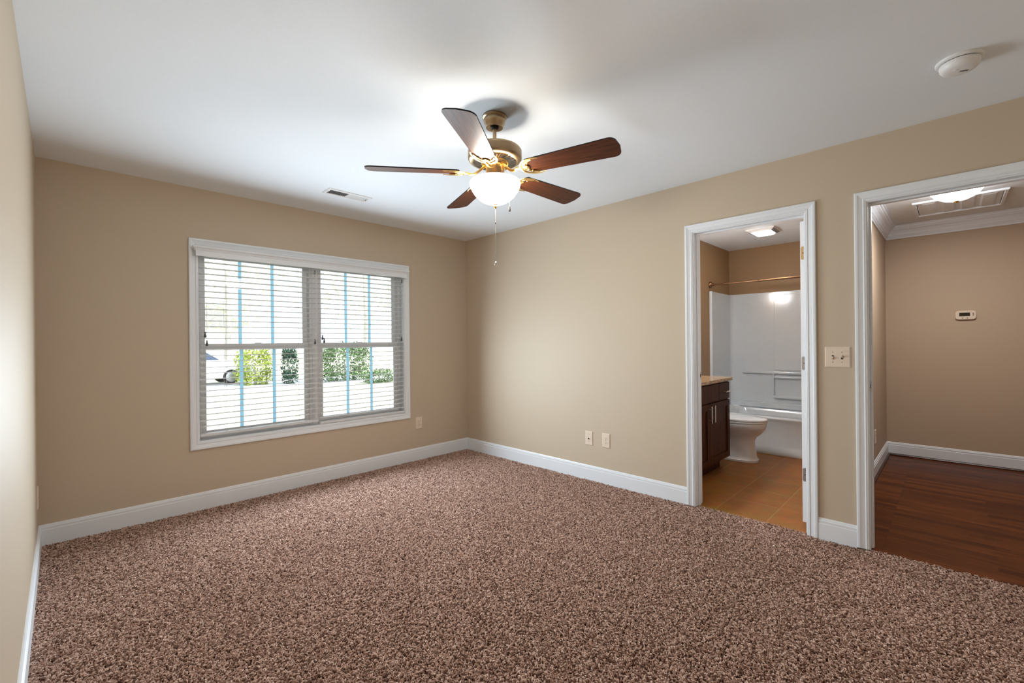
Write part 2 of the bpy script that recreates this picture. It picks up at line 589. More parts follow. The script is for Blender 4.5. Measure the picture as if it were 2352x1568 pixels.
# ---------------------------------------------------------------- doorways
CAS = [(0, 0), (0, 0.008), (0.004, 0.0105), (0.009, 0.0105), (0.0115, 0.013), (0.0145, 0.013), (0.0185, 0.0095), (0.025, 0.011),
       (0.038, 0.0145), (0.0425, 0.0175), (0.050, 0.018), (0.055, 0.0175), (0.058, 0.015), (0.058, 0)]
def doorway(name, ya, yb, stop_x, label, zb):
    root = struct(empty(name, (0, 0, 0)), label)
    j = MB()
    j.box(-0.002, WT + 0.002, ya, ya + JT, zb, DZ + JT).box(-0.002, WT + 0.002, yb - JT, yb, zb, DZ + JT)
    j.box(-0.002, WT + 0.002, yb, ya, DZ, DZ + JT)
    j.build('jamb', TRIM, root)
    s = MB()
    s.box(stop_x, stop_x + 0.035, ya - 0.010, ya, zb, DZ).box(stop_x, stop_x + 0.035, yb, yb + 0.010, zb, DZ)
    s.box(stop_x, stop_x + 0.035, yb + 0.010, ya - 0.010, DZ - 0.010, DZ)
    s.build('door_stop', TRIM, root, 0.002)
    g = 0.0055
    # path in (-y, z): left bottom -> left top -> right top -> right bottom; outward is to the left
    path = [(-(ya + g), zb + 0.004), (-(ya + g), DZ + g), (-(yb - g), DZ + g), (-(yb - g), zb + 0.004)]
    MB().sweep(CAS, path, lambda u, v, d: (-d, -u, v)).build('casing', TRIM, root)
    MB().sweep(CAS, path, lambda u, v, d: (WT + d, -u, v)).build('casing', TRIM, root)
    return root
door1 = doorway('door_1', D1A, D1B, 0.038, 'white cased bathroom doorway with the door swung open inside', -0.004)
door2 = doorway('door_2', D2A, D2B, 0.040, 'white cased doorway to the hall, no door visible', 0.002)
# strike plates
def strike(parent, x, y, z):
    m = MB()
    pts = []
    for i in range(20):
        a = 2 * PI * i / 20
        pts.append((0.014 * math.cos(a), 0.022 * math.sin(a) + (0.008 if math.sin(a) > 0 else -0.008)))
    m.prism(pts, 0.0, 0.0016, lambda u, v, d: (x + u, y - d, z + v))
    p = m.build('strike_plate', STEEL, parent)
    p['label'] = 'steel strike plate'
    h = MB().box(x - 0.007, x + 0.007, y - 0.0025, y - 0.0014, z - 0.011, z + 0.011)
    h.build('latch_hole', DARK, p)
strike(door1, 0.099, D1A, 0.975)
strike(door2, 0.022, D2A, 0.965)

# the open bathroom door, seen on its hinge edge
DY0, DY1 = -3.372, -3.336
DX0, DX1 = 0.127, 0.830
slab = MB().box(DX0, DX1, DY0, DY1, 0.030, 2.028)
xm = (DX0 + DX1) / 2
for (pa, pb) in ((DX0 + 0.11, xm - 0.05), (xm + 0.05, DX1 - 0.11)):
    for (za, zb_) in ((0.27, 0.86), (1.06, 1.58), (1.70, 1.90)):
        for sgn, yy in ((1, DY1), (-1, DY0)):
            slab.box(pa, pb, yy, yy + sgn * 0.004, za, zb_)
            slab.box(pa + 0.03, pb - 0.03, yy, yy + sgn * 0.007, za + 0.03, zb_ - 0.03)
door_slab = slab.build('door_panel', DOORPAINT, door1, 0.0015, 1)
door_slab['label'] = 'white door panel swung fully open, hinge edge showing'
kb = MB()
for sgn, yy in ((1, DY1), (-1, DY0)):
    kb.lathe([(0.0, 0.0), (0.03, 0.0), (0.03, sgn * 0.006), (0.011, sgn * 0.009), (0.011, sgn * 0.03), (0.026, sgn * 0.04), (0.028, sgn * 0.052), (0.018, sgn * 0.062), (0.0, sgn * 0.064)], 24, (DX1 - 0.06, yy, 0.95), axis='y')
kb.build('knob', NICKEL, door_slab)
for z, mt, lb in ((1.817, BRASS, 'brass hinge leaf'), (1.086, STEEL, 'grey steel hinge leaf'), (0.346, STEEL, 'grey steel hinge leaf')):
    hm = MB()
    hh, hw, r = 0.044, 0.026, 0.010
    pl = []
    for (cx, cz, a0) in ((hw - r, hh - r, 0), (-0.002, hh, 90), (-0.002, -hh, 180), (hw - r, -hh + r, 270)):
        if a0 in (0, 270):
            for k in range(5):
                a = math.radians(a0 + 90 * k / 4)
                pl.append((cx + r * math.cos(a), cz + r * math.sin(a)))
        else:
            pl.append((cx, cz))
    hm.prism(pl, 0, 0.0022, lambda u, v, d: (DX0 - d, DY0 + 0.006 + u, z + v))
    hobj = hm.build('hinge', mt, door1)
    hobj['label'] = lb
    for (a, b) in ((0.008, 0.03), (0.014, 0.0), (0.008, -0.03)):
        MB().lathe([(0.0, -0.0032), (0.003, -0.0030), (0.0032, -0.002)], 10, (DX0, DY0 + 0.006 + a, z + b), axis='x').build('screw', DARK, hobj)
    MB().tube([(DX0 - 0.006, DY0 - 0.004, z - hh), (DX0 - 0.006, DY0 - 0.004, z + hh)], 0.005, 10).build('hinge_pin', mt, hobj)

# ---------------------------------------------------------------- window
mp_w = lambda u, v, d: (u, -d, v)
# casing path: counter-clockwise seen from the room would put outward on the right, so run clockwise
cas = MB().sweep(CAS, [(OX0, OZ0), (OX0, OZ1), (OX1, OZ1), (OX1, OZ0)], mp_w, closed=True)
tr = struct(cas.build('trim_1', TRIM), 'white picture frame casing round the window')
jl = MB()
jl.box(OX0 - 0.002, OX0 + 0.004, 0.0, 0.16, OZ0, OZ1).box(OX1 - 0.004, OX1 + 0.002, 0.0, 0.16, OZ0, OZ1)
jl.box(OX0, OX1, 0.0, 0.16, OZ1 - 0.004, OZ1 + 0.002).box(OX0, OX1, 0.0, 0.16, OZ0 - 0.002, OZ0 + 0.004)
jl.build('jamb_liner', TRIM, tr)
XM = (-1.722)
FY0, FY1 = 0.085, 0.155
def double_hung(name, xa, xb, label):
    root = struct(empty(name, (0, 0, 0)), label)
    zb, zt = OZ0 + 0.004, OZ1 - 0.004
    fr = MB()
    t = 0.026
    fr.box(xa, xa + t, FY0 - 0.012, FY1, zb, zt).box(xb - t, xb, FY0 - 0.012, FY1, zb, zt)
    fr.box(xa + t, xb - t, FY0 - 0.012, FY1, zb, zb + 0.022).box(xa + t, xb - t, FY0 - 0.012, FY1, zt - t, zt)
    fr.build('window_frame', VINYL, root, 0.002, 1)
    zmid = 1.228
    def sash(nm, y0, y1, z0, z1, rb, rt, munt_y):
        a, b = xa + t, xb - t
        st = 0.036
        s = MB()
        s.box(a, a + st, y0, y1, z0, z1).box(b - st, b, y0, y1, z0, z1)
        s.box(a + st, b - st, y0, y1, z0, z0 + rb).box(a + st, b - st, y0, y1, z1 - rt, z1)
        so = s.build(nm, VINYL, root, 0.003, 1)
        ga, gb, gz0, gz1 = a + st, b - st, z0 + rb, z1 - rt
        yc = (y0 + y1) / 2
        MB().box(ga - 0.005, gb + 0.005, yc - 0.002, yc + 0.002, gz0 - 0.005, gz1 + 0.005).build('glass_pane', GLASS, so)
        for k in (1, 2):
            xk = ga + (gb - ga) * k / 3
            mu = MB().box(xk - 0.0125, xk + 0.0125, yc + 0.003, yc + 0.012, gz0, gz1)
            mo = mu.build('muntin', MUNTIN_SKYTINT, so, 0.001, 1)
            mo['label'] = 'sky-tinted white muntin bar behind the glass'
        return so
    sash('upper_sash', 0.125, 0.148, zmid - 0.020, zt - t, 0.038, 0.034, 0)
    lo = sash('lower_sash', 0.092, 0.116, zb + 0.022, zmid + 0.020, 0.034, 0.040, 0)
    lk = MB().box((xa + xb) / 2 - 0.025, (xa + xb) / 2 + 0.025, 0.096, 0.118, zmid + 0.020, zmid + 0.031)
    lk.build('sash_lock', VINYL, lo, 0.003)
    return root
double_hung('window_1', OX0 + 0.004, XM - 0.020, 'left white double hung window behind blinds')
double_hung('window_2', XM + 0.020, OX1 - 0.004, 'right white double hung window behind blinds')
struct(MB().box(XM - 0.022, XM + 0.022, 0.068, 0.158, OZ0 + 0.004, OZ1 - 0.004).build('trim_2', VINYL, None, 0.002), 'white mullion between the two windows')

# blinds
def blind(xa, xb, zrail, label, cords, tilts):
    root = tag(empty('venetian_blind', ((xa + xb) / 2, 0.02, zrail)), label, 'blind', 'white slatted blinds in the window')
    inv = Matrix.Translation((-(xa + xb) / 2, -0.02, -zrail))
    def put(mb, name, mat, bev=0.0, parent=root):
        mb.v = [(p[0] - (xa + xb) / 2, p[1] - 0.02, p[2] - zrail) for p in mb.v]
        return mb.build(name, mat, parent, bev)
    put(MB().box(xa, xb, -0.008, 0.044, 1.925, 1.982), 'head_rail', SLAT, 0.003)
    first = None
    tilt = math.radians(-2.0)
    z = 1.878
    k = 0
    zs = []
    while z > zrail + 0.020:
        zs.append(z)
        z -= 0.0449
    ladders = [xa + 0.17, (xa + xb) / 2 + 0.02, xb - 0.17]
    prof = []
    for i in range(7):
        u = -0.025 + 0.05 * i / 6
        prof.append((u, 0.0022 * (1 - (u / 0.025) ** 2) + 0.0016))
    bot = [(u, d - 0.0032) for u, d in reversed(prof)]
    ring = prof + bot
    sl = MB()
    n = len(ring)
    for x in (xa, xb):
        for u, d in ring:
            sl.v.append((x - (xa + xb) / 2, u * math.cos(tilt) - d * math.sin(tilt), u * math.sin(tilt) + d * math.cos(tilt)))
    for i in range(n):
        sl.f.append([i, (i + 1) % n, n + (i + 1) % n, n + i]); sl.s.append(False); sl.mi.append(0)
    sl.f.append(list(range(n))[::-1]); sl.s.append(False); sl.mi.append(0)
    sl.f.append(list(range(n, 2 * n))); sl.s.append(False); sl.mi.append(0)
    for zz in zs:
        if first is None:
            first = sl.build('slat', SLAT, root)
            o = first
        else:
            o = first.copy()
            COL.objects.link(o)
            o.parent = root
        o.location = (0, 0, zz - zrail)
    put(MB().box(xa, xb, -0.006, 0.046, zrail - 0.010, zrail + 0.010), 'bottom_rail', SLAT, 0.003)
    for lx in ladders[::2]:
        t = MB()
        for yy in (-0.0065, 0.0465):
            t.tube([(lx, yy, 1.93), (lx, yy, zrail)], 0.0008, 5)
        for zz in zs:
            t.tube([(lx, -0.0065, zz - 0.002), (lx, 0.0465, zz - 0.002)], 0.0006, 4)
        t.tube([(lx + 0.012, 0.02, 1.93), (lx + 0.012, 0.02, zrail)], 0.0009, 5)
        put(t, 'ladder_cord', CORD)
    for (cx, cz) in cords:
        c = put(MB().tube([(cx, -0.016, 1.93), (cx, -0.016, cz + 0.02)], 0.0010, 6), 'pull_cord', CORD)
        tm = MB().lathe([(0.0, 0.024), (0.0042, 0.023), (0.005, 0.017), (0.0042, 0.012), (0.0085, -0.006), (0.0095, -0.014), (0.006, -0.020), (0.0, -0.021)], 16, (cx, -0.016, cz))
        put(tm, 'tassel', TASSEL, 0, c)
    for cx in tilts:
        put(MB().box(cx - 0.005, cx + 0.005, -0.014, -0.008, 1.862, 1.90), 'tilter', TASSEL, 0.001)
    return root
blind(-2.606, -1.7215, 0.556, 'white slatted blind over the left window, bottom rail hung higher',
      [(-2.573, 1.320), (-2.562, 1.256), (-1.752, 1.262)], [-1.748])
blind(-1.7055, -0.842, 0.530, 'white slatted blind over the right window, bottom rail down on the casing',
      [(-1.686, 1.300), (-1.671, 1.272), (-0.876, 1.284)], [-0.864])
# valance with returns
VP = [(0.0, 0.0), (0.0, 0.012), (-0.040, 0.012), (-0.043, 0.016), (-0.048, 0.016), (-0.050, 0.019), (-0.053, 0.019), (-0.056, 0.026), (-0.062, 0.030), (-0.072, 0.031), (-0.072, 0.0)]
VZ0 = 1.912
val = MB()
vprof = [(d, VZ0 - u) for u, d in VP]
val.sweep(vprof, [(-0.843, -0.016), (-0.843, -0.048), (-2.622, -0.048), (-2.622, -0.016)], flat)
vo = val.build('blind_valance', TRIM)
tag(vo, 'long white moulded valance across the top of the window blinds', 'valance')

# ---------------------------------------------------------------- ceiling fan
FX, FY = -1.735, -2.356
fan = tag(empty('ceiling_fan', (FX, FY, H)), 'ceiling fan with five walnut blades, brass motor and lit glass bowl', 'ceiling fan')
def fz(mb):
    mb.v = [(p[0], p[1], p[2] - H) for p in mb.v]
    return mb
cp = MB().lathe([(0.0, H), (0.0625, H), (0.0640, H - 0.004), (0.0640, H - 0.011), (0.0605, H - 0.0145), (0.0565, H - 0.016), (0.0575, H - 0.022), (0.0565, H - 0.032), (0.0515, H - 0.044), (0.0465, H - 0.053), (0.0445, H - 0.062), (0.040, H - 0.063), (0.030, H - 0.058), (0.0, H - 0.056)], 56)
fz(cp).build('canopy', BRASS_SHADE, fan)
fz(MB().lathe([(0.0, 2.373), (0.020, 2.373), (0.022, 2.366), (0.016, 2.360), (0.0, 2.360)], 24)).build('hanger_ball', DARK, fan)
fz(MB().lathe([(0.0, 2.38), (0.0105, 2.38), (0.0105, 2.25), (0.0, 2.25)], 24)).build('downrod', BRASS_SHADE, fan)
mot = MB().lathe([(0.0, 2.288), (0.018, 2.288), (0.022, 2.277), (0.050, 2.270), (0.10, 2.262), (0.128, 2.256), (0.134, 2.253), (0.1345, 2.249), (0.139, 2.246),
                  (0.141, 2.243), (0.1412, 2.240), (0.1412, 2.207), (0.1395, 2.200), (0.133, 2.193), (0.124, 2.1885), (0.116, 2.187), (0.060, 2.187), (0.055, 2.175), (0.0, 2.175)], 72)
fz(mot).build('motor_housing', BRASS_SHADE, fan)
vg = MB()
NV = 44
for i in range(NV):
    a = 2 * PI * i / NV
    R = Matrix.Rotation(a, 4, 'Z')
    vg.box(0.072, 0.114, -0.0032, 0.0032, 2.1845 - H, 2.1872 - H, rot=R)
vgo = vg.build('vent_slots', DARK, fan)
vgo['label'] = 'dark radial vent slots under the motor'
ring_ = MB().lathe([(0.066, 2.187), (0.066, 2.180), (0.070, 2.178), (0.072, 2.182), (0.072, 2.187)], 56)
fz(ring_).build('vent_ring', GOLD, fan)
sw = MB().lathe([(0.0, 2.178), (0.040, 2.178), (0.046, 2.170), (0.048, 2.150), (0.048, 2.105), (0.052, 2.100), (0.056, 2.096), (0.0, 2.096)], 48)
fz(sw).build('switch_housing', BRASS, fan)
# light bowl
bw = MB()
bw.cap = False
bw.lathe([(0.1275, 2.0865), (0.1305, 2.081), (0.1320, 2.071), (0.129, 2.058), (0.120, 2.038), (0.104, 2.014), (0.083, 1.994), (0.058, 1.979), (0.030, 1.970), (0.006, 1.968)], 72)
fz(bw).build('light_bowl', BOWL, fan)
ft = MB().lathe([(0.0, 2.0955), (0.112, 2.0955), (0.117, 2.091), (0.117, 2.088), (0.0, 2.088)], 48)  # unseen pan added over the bowl to hold back its upward light
fz(ft).build('added_light_cap', BRASS, fan)
for k in range(3):
    a = math.radians(30 + 120 * k)
    bx_, by_ = 0.062 * math.cos(a), 0.062 * math.sin(a)
    bu = MB().lathe([(0.0, 2.030), (0.010, 2.032), (0.018, 2.040), (0.021, 2.050), (0.018, 2.060), (0.011, 2.070), (0.009, 2.078), (0.0, 2.079)], 20, (bx_, by_, 0))
    fz(bu).build('bulb', BULB, fan)
fn = MB().lathe([(0.0, 1.974), (0.012, 1.972), (0.013, 1.966), (0.0085, 1.962), (0.0095, 1.957), (0.0065, 1.950), (0.004, 1.945), (0.0, 1.943)], 24)
fz(fn).build('finial', GOLD, fan)
def chain(px, py, z0, z1):
    c = MB()
    z = z0
    while z > z1:
        c.lathe([(0.0, 0.0016), (0.0012, 0.0010), (0.0016, 0), (0.0012, -0.0010), (0.0, -0.0016)], 6, (px, py, z - H))
        z -= 0.0042
    c.tube([(px, py, z0 - H), (px, py, z1 - H)], 0.0005, 4)
    return c.build('pull_chain', CHAIN, fan)
c1 = chain(0.0, 0.0, 1.946, 1.668)
fz(MB().lathe([(0.0, 1.670), (0.004, 1.667), (0.0075, 1.661), (0.0085, 1.655), (0.006, 1.648), (0.0, 1.646)], 20)).build('chain_ball', NICKEL, c1)
fz(MB().lathe([(0.0, 1.874), (0.0025, 1.872), (0.0025, 1.866), (0.0, 1.864)], 10)).build('chain_connector', DARK, c1)
cxo, cyo = 0.0275, -0.0275
c2 = chain(cxo * 1.9, cyo * 1.9, 2.10, 1.955)
k2 = MB().lathe([(0.0, 1.958), (0.004, 1.956), (0.0048, 1.948), (0.0062, 1.938), (0.0055, 1.931), (0.0, 1.929)], 16, (cxo * 1.9, cyo * 1.9, 0))
fz(k2).build('chain_knob', DARK, c2)
# blades
def blade_outline():
    pts = []
    r0, r1 = 0.185, 0.655
    w0, w1 = 0.056, 0.0715
    pts += [(r0 + 0.012, -w0), (r0, -w0 + 0.014)]
    pts += [(r0, w0 - 0.014), (r0 + 0.012, w0)]
    cr = 0.036
    for k in range(7):
        a = PI / 2 - (PI / 2) * k / 6
        pts.append((r1 - cr + cr * math.cos(a), w1 - cr + cr * math.sin(a)))
    pts.append((r1 + 0.006, 0))
    for k in range(7):
        a = -(PI / 2) * k / 6
        pts.append((r1 - cr + cr * math.cos(a), -w1 + cr + cr * math.sin(a)))
    return pts
PITCH = math.radians(-12)
BZ = 2.131
def make_blade():
    mb = MB()
    poly = blade_outline()
    n = len(poly)
    def P(x, y, d):
        return (x, y * math.cos(PITCH) - d * math.sin(PITCH), y * math.sin(PITCH) + d * math.cos(PITCH))
    vs_ = [P(x, y, -0.003) for x, y in poly] + [P(x, y, 0.003) for x, y in poly]
    mb.cur = 0
    mb.add(vs_, [tuple(reversed(range(n)))])
    b = len(mb.v) - 2 * n
    mb.cur = 1
    mb.f.append([b + n + i for i in range(n)]); mb.s.append(False); mb.mi.append(1)
    for i in range(n):
        j = (i + 1) % n
        mb.f.append([b + i, b + j, b + n + j, b + n + i]); mb.s.append(False); mb.mi.append(1)
    return mb
def make_iron():
    mb = MB()
    def P(x, y, d):
        return (x, y * math.cos(PITCH) - d * math.sin(PITCH), y * math.sin(PITCH) + d * math.cos(PITCH))
    # curved arm from the hub down and out
    arm = []
    for k in range(13):
        t = k / 12
        r = 0.050 + 0.115 * t
        z = (2.168 - BZ) * (1 - t) + 0.0 * t - 0.022 * math.sin(PI * min(1, t * 1.15)) - 0.008 * t
        y = 0.010 * math.sin(2 * PI * t)
        arm.append((r, y, z))
    mb.tube(arm, [0.010 - 0.002 * math.sin(PI * k / 12) for k in range(13)], 10, True, 0.75)
    mb.box(0.044, 0.066, -0.016, 0.016, 2.164 - BZ, 2.176 - BZ)
    # bull-horn plate under the blade root
    for s in (1, -1):
        horn = []
        rad = []
        for k in range(15):
            t = k / 14
            a = math.radians(178 - 120 * t)
            x = 0.212 + 0.054 * math.cos(a) + 0.030 * t * t
            y = s * (0.003 + 0.052 * math.sin(a) * (1 if a > PI / 2 else 1) + 0.010 * t)
            horn.append(P(x, y, -0.0075))
            rad.append(0.0085 * (1 - 0.62 * t))
        mb.tube(horn, rad, 10, True, 0.6)
        inner = []
        for k in range(11):
            t = k / 10
            x = 0.172 + 0.052 * t - 0.02 * math.sin(PI * t)
            y = s * (0.004 + 0.050 * t)
            inner.append(P(x + 0.012, y, -0.0065))
        mb.tube(inner, 0.0048, 8, True, 0.7)
        mb.tube([P(0.168, s * 0.010, -0.007), P(0.185, s * 0.020, -0.008), P(0.196, s * 0.012, -0.007), P(0.190, s * 0.004, -0.007)], 0.0038, 8)
    leaf = [(0.150, 0), (0.160, 0.012), (0.175, 0.016), (0.190, 0.012), (0.204, 0.0), (0.190, -0.012), (0.175, -0.016), (0.160, -0.012)]
    mb.prism(leaf, -0.0035, -0.0085, P)
    cres = []
    for k in range(13):
        t = -1 + 2 * k / 12
        cres.append((0.160 + 0.060 * t * t, 0.054 * t))
    for k in range(13):
        t = 1 - 2 * k / 12
        cres.append((0.186 + 0.040 * t * t - 0.006 * math.cos(3 * PI * t), 0.056 * t))
    mb.prism(cres, -0.0032, -0.0052, P)
    for (x, y) in ((0.19, 0.0), (0.205, 0.034), (0.205, -0.034)):
        mb.lathe([(0.0, -0.0125), (0.003, -0.0115), (0.0042, -0.009), (0.0042, -0.003)], 10, P(x, y, 0.0))
    return mb
b0 = make_blade().build('blade', [BLADE_WOOD, BLADE_EDGE], fan)
i0 = make_iron().build('blade_bracket', GOLD, fan)
for k in range(5):
    a = math.radians(-2 + 72 * k)
    bo, io = (b0, i0) if k == 0 else (b0.copy(), i0.copy())
    if k:
        COL.objects.link(bo); COL.objects.link(io)
        bo.parent = fan; io.parent = fan
    for o in (bo, io):
        o.location = (0, 0, BZ - H)
        o.rotation_euler = (0, 0, a)

# ---------------------------------------------------------------- smoke detector, supply vent
sd = tag(empty('smoke_detector', (-0.64, -4.083, H)), 'round white smoke detector on the bedroom ceiling near the hall door', 'smoke detector')
MB().lathe([(0.0, 0.0), (0.076, 0.0), (0.0765, -0.004), (0.073, -0.009), (0.069, -0.0105), (0.0, -0.0105)], 56).build('base', WHITEPL, sd)
MB().lathe([(0.0, -0.0100), (0.061, -0.0100), (0.061, -0.0150), (0.0, -0.0150)], 48).build('vent_gap', GREYPL, sd)
MB().lathe([(0.0, -0.0140), (0.064, -0.0140), (0.0645, -0.020), (0.063, -0.032), (0.056, -0.042), (0.048, -0.046), (0.030, -0.048), (0.0, -0.0485)], 56).build('cover', WHITEPL, sd)
sl = MB()
for k in range(5):
    sl.box(0.002 + 0.006 * k, 0.005 + 0.006 * k, -0.005, 0.005, -0.0492, -0.047, rot=Matrix.Rotation(math.radians(-60), 4, 'Z'))
sl.build('sounder_slots', DARK, sd)
MB().lathe([(0.0, -0.0495), (0.009, -0.049), (0.010, -0.047)], 20, (-0.02, 0.012, 0)).build('test_button', WHITEPL, sd)

vt = tag(empty('air_vent', (-1.727, -0.633, H)), 'white rectangular louvred air vent on the ceiling near the window', 'air vent')
vx, vy = 0.176, 0.0685
fr = MB()
VF = [(0, 0), (0, -0.004), (0.006, -0.0075), (0.022, -0.0075), (0.024, -0.004), (0.024, 0)]
fr.sweep(VF, [(-vx, -vy), (vx, -vy), (vx, vy), (-vx, vy)], lambda x, y, d: (x, y, d), closed=True)
fr.box(-0.006, 0.006, -vy + 0.02, vy - 0.02, -0.006, 0)
fr.build('frame', WHITEPL, vt)
MB().box(-vx + 0.02, vx - 0.02, -vy + 0.02, vy - 0.02, -0.001, 0).build('duct', DARK, vt)
lv = MB()
for k in range(11):
    for side in (-1, 1):
        xc = side * (0.0155 + 0.0125 * k)
        R = Matrix.Translation((xc, 0, -0.0035)) @ Matrix.Rotation(side * math.radians(42), 4, 'Y')
        lv.box(-0.0056, 0.0056, -vy + 0.022, vy - 0.022, -0.0005, 0.0005, rot=R)
lv.build('louvre', WHITEPL, vt)
for sx in (-1, 1):
    MB().lathe([(0.0, -0.0085), (0.003, -0.008), (0.0035, -0.0068)], 10, (sx * (vx - 0.011), 0, 0)).build('screw', GREYPL, vt)
MB().box(vx - 0.028, vx - 0.024, -0.004, 0.004, -0.016, -0.005).build('damper_lever', STEEL, vt)

# ---------------------------------------------------------------- wall plates
def plate_mesh(w, h, t=0.0065, b=0.005):
    mb = MB()
    a = [(-w / 2, -h / 2), (w / 2, -h / 2), (w / 2, h / 2), (-w / 2, h / 2)]
    i = [(-w / 2 + b, -h / 2 + b), (w / 2 - b, -h / 2 + b), (w / 2 - b, h / 2 - b), (-w / 2 + b, h / 2 - b)]
    rings = [[(x, 0.0, z) for x, z in a], [(x, -0.0025, z) for x, z in a], [(x, -t, z) for x, z in i]]
    mb.rings(rings, smooth=False)
    return mb
def outlet(loc, rz, label, group='electrical outlets'):
    root = tag(empty('duplex_outlet', loc, rz), label, 'outlet', group)
    plate_mesh(0.080, 0.125).build('cover_plate', ALMOND, root)
    for s in (1, -1):
        rm = MB()
        pl = []
        for k in range(24):
            a = 2 * PI * k / 24
            pl.append((0.0172 * math.cos(a), max(-0.0125, min(0.0125, 0.0172 * math.sin(a)))))
        rm.prism(pl, -0.006, -0.0082, lambda u, v, d: (u, d, v + s * 0.0195))
        ro = rm.build('receptacle', ALMOND, root, 0.0006, 1)
        so = MB()
        so.box(-0.0075, -0.0053, -0.0086, -0.0078, s * 0.0195 - 0.001, s * 0.0195 + 0.0075)
        so.box(0.0053, 0.0075, -0.0086, -0.0078, s * 0.0195 - 0.000, s * 0.0195 + 0.0065)
        so.lathe([(0.0, -0.0086), (0.0026, -0.0085), (0.0027, -0.0078)], 12, (0, 0, s * 0.0195 - 0.0065), axis='y')
        so.build('slots', DARK, ro)
    MB().lathe([(0.0, -0.0075), (0.0025, -0.0072), (0.003, -0.006)], 12, axis='y').build('screw', GREYPL, root)
    return root
outlet((-0.667, 0.0, 0.390), 0.0, 'almond duplex outlet on the window wall beside the window corner')
outlet((0.0, -1.897, 0.375), -PI / 2, 'almond duplex outlet on the right wall, right of the coaxial plate')
outlet((-W, -0.175, 0.345), PI / 2, 'almond duplex outlet on the left wall near the corner baseboard')
outlet((1.905, HY0, 0.345), 0.0, 'almond duplex outlet low on the hall side wall')
cx = tag(empty('coaxial_plate', (0.0, -1.719, 0.3725), -PI / 2), 'almond wall plate with one coaxial cable jack, left of the outlet', 'wall plate')
plate_mesh(0.080, 0.125).build('cover_plate', ALMOND, cx)
MB().lathe([(0.0, -0.018), (0.0030, -0.018), (0.0045, -0.017), (0.0045, -0.0085), (0.0068, -0.0085), (0.0068, -0.006)], 16, (0, 0, -0.004), axis='y').build('jack', DARK, cx)
for z in (0.038, -0.030):
    MB().lathe([(0.0, -0.0078), (0.0022, -0.0075), (0.0026, -0.006)], 10, (0, 0, z), axis='y').build('screw', GREYPL, cx)
swp = tag(empty('light_switch', (0.0, -3.553, 1.134), -PI / 2), 'almond double toggle light switch between the two doorways', 'light switch')
plate_mesh(0.128, 0.127).build('cover_plate', ALMOND, swp)
for s, up in ((-1, 1), (1, -1)):
    xo = s * 0.023
    MB().box(xo - 0.0052, xo + 0.0052, -0.0072, -0.0060, -0.0125, 0.0125).build('toggle_slot', GREYPL, swp)
    R = Matrix.Translation((xo, -0.006, 0)) @ Matrix.Rotation(math.radians(28 * up), 4, 'X')
    MB().box(-0.0042, 0.0042, -0.0155, 0.0, -0.0052, 0.0052, rot=R).build('toggle', ALMOND, swp, 0.001)
for s in (-1, 1):
    for z in (0.030, -0.030):
        MB().lathe([(0.0, -0.0078), (0.0022, -0.0074), (0.0026, -0.006)], 10, (s * 0.023, 0, z), axis='y').build('screw', GREYPL, swp)

# ---------------------------------------------------------------- hall: light, attic hatch, thermostat
hl = tag(empty('ceiling_light', (1.56, -4.082, H)), 'lit flush dome light with gold finial on the hall ceiling', 'ceiling light')
MB().lathe([(0.0, 0.0), (0.150, 0.0), (0.155, -0.008), (0.148, -0.020), (0.0, -0.020)], 56).build('pan', WHITEPL, hl)
dm = MB()
dm.cap = False
dm.lathe([(0.146, -0.020), (0.157, -0.024), (0.158, -0.030), (0.150, -0.045), (0.132, -0.068), (0.104, -0.092), (0.070, -0.110), (0.036, -0.119), (0.004, -0.121)], 64)
dm.build('glass_dome', DOME, hl)
hall_data = bpy.data.lights.new('hall_lamp', 'AREA')
hall_data.energy = HALL_WATTS
hall_data.shape = 'DISK'
hall_data.size = 0.28
hall_data.color = (1.0, 0.98, 0.95)
hall_lamp = bpy.data.objects.new('hall_lamp', hall_data)
COL.objects.link(hall_lamp)
hall_lamp.location = (1.56, -4.082, H - 0.142)
MB().lathe([(0.0, -0.117), (0.016, -0.119), (0.018, -0.124), (0.012, -0.130), (0.006, -0.136), (0.0, -0.138)], 24).build('finial', GOLD, hl)

HX0, HX1, HYA, HYB = 1.928, 2.512, -3.806, -4.384
ah = tag(empty('attic_hatch', ((HX0 + HX1) / 2, (HYA + HYB) / 2, H)), 'white panelled attic access hatch on the hall ceiling behind the dome light', 'hatch')
hx, hy = (HX1 - HX0) / 2, (HYA - HYB) / 2
HF = [(0, 0), (0, -0.012), (0.006, -0.016), (0.022, -0.016), (0.026, -0.010), (0.026, 0)]
MB().sweep(HF, [(-hx, -hy), (hx, -hy), (hx, hy), (-hx, hy)], flat, closed=True).build('frame', TRIM, ah)
MB().box(-hx + 0.030, hx - 0.030, -hy + 0.030, hy - 0.030, -0.003, 0.0).build('door', TRIM, ah)
for s in (-1, 1):
    MB().box(-hx + 0.026, hx - 0.026, s * (hy - 0.030), s * (hy - 0.026), -0.002, -0.0005).build('gap', DARK, ah)
pw = (2 * hy - 0.09) / 4
for k in range(4):
    y0 = -hy + 0.045 + pw * k + 0.012
    y1 = y0 + pw - 0.024
    pr = [(-hx + 0.07, y0), (hx - 0.07, y0), (hx - 0.07, y1), (-hx + 0.07, y1)]
    pi_ = [(-hx + 0.085, y0 + 0.013), (hx - 0.085, y0 + 0.013), (hx - 0.085, y1 - 0.013), (-hx + 0.085, y1 - 0.013)]
    MB().rings([[(x, y, -0.003) for x, y in pr], [(x, y, -0.012) for x, y in pi_]], smooth=False).build('raised_panel', TRIM, ah)

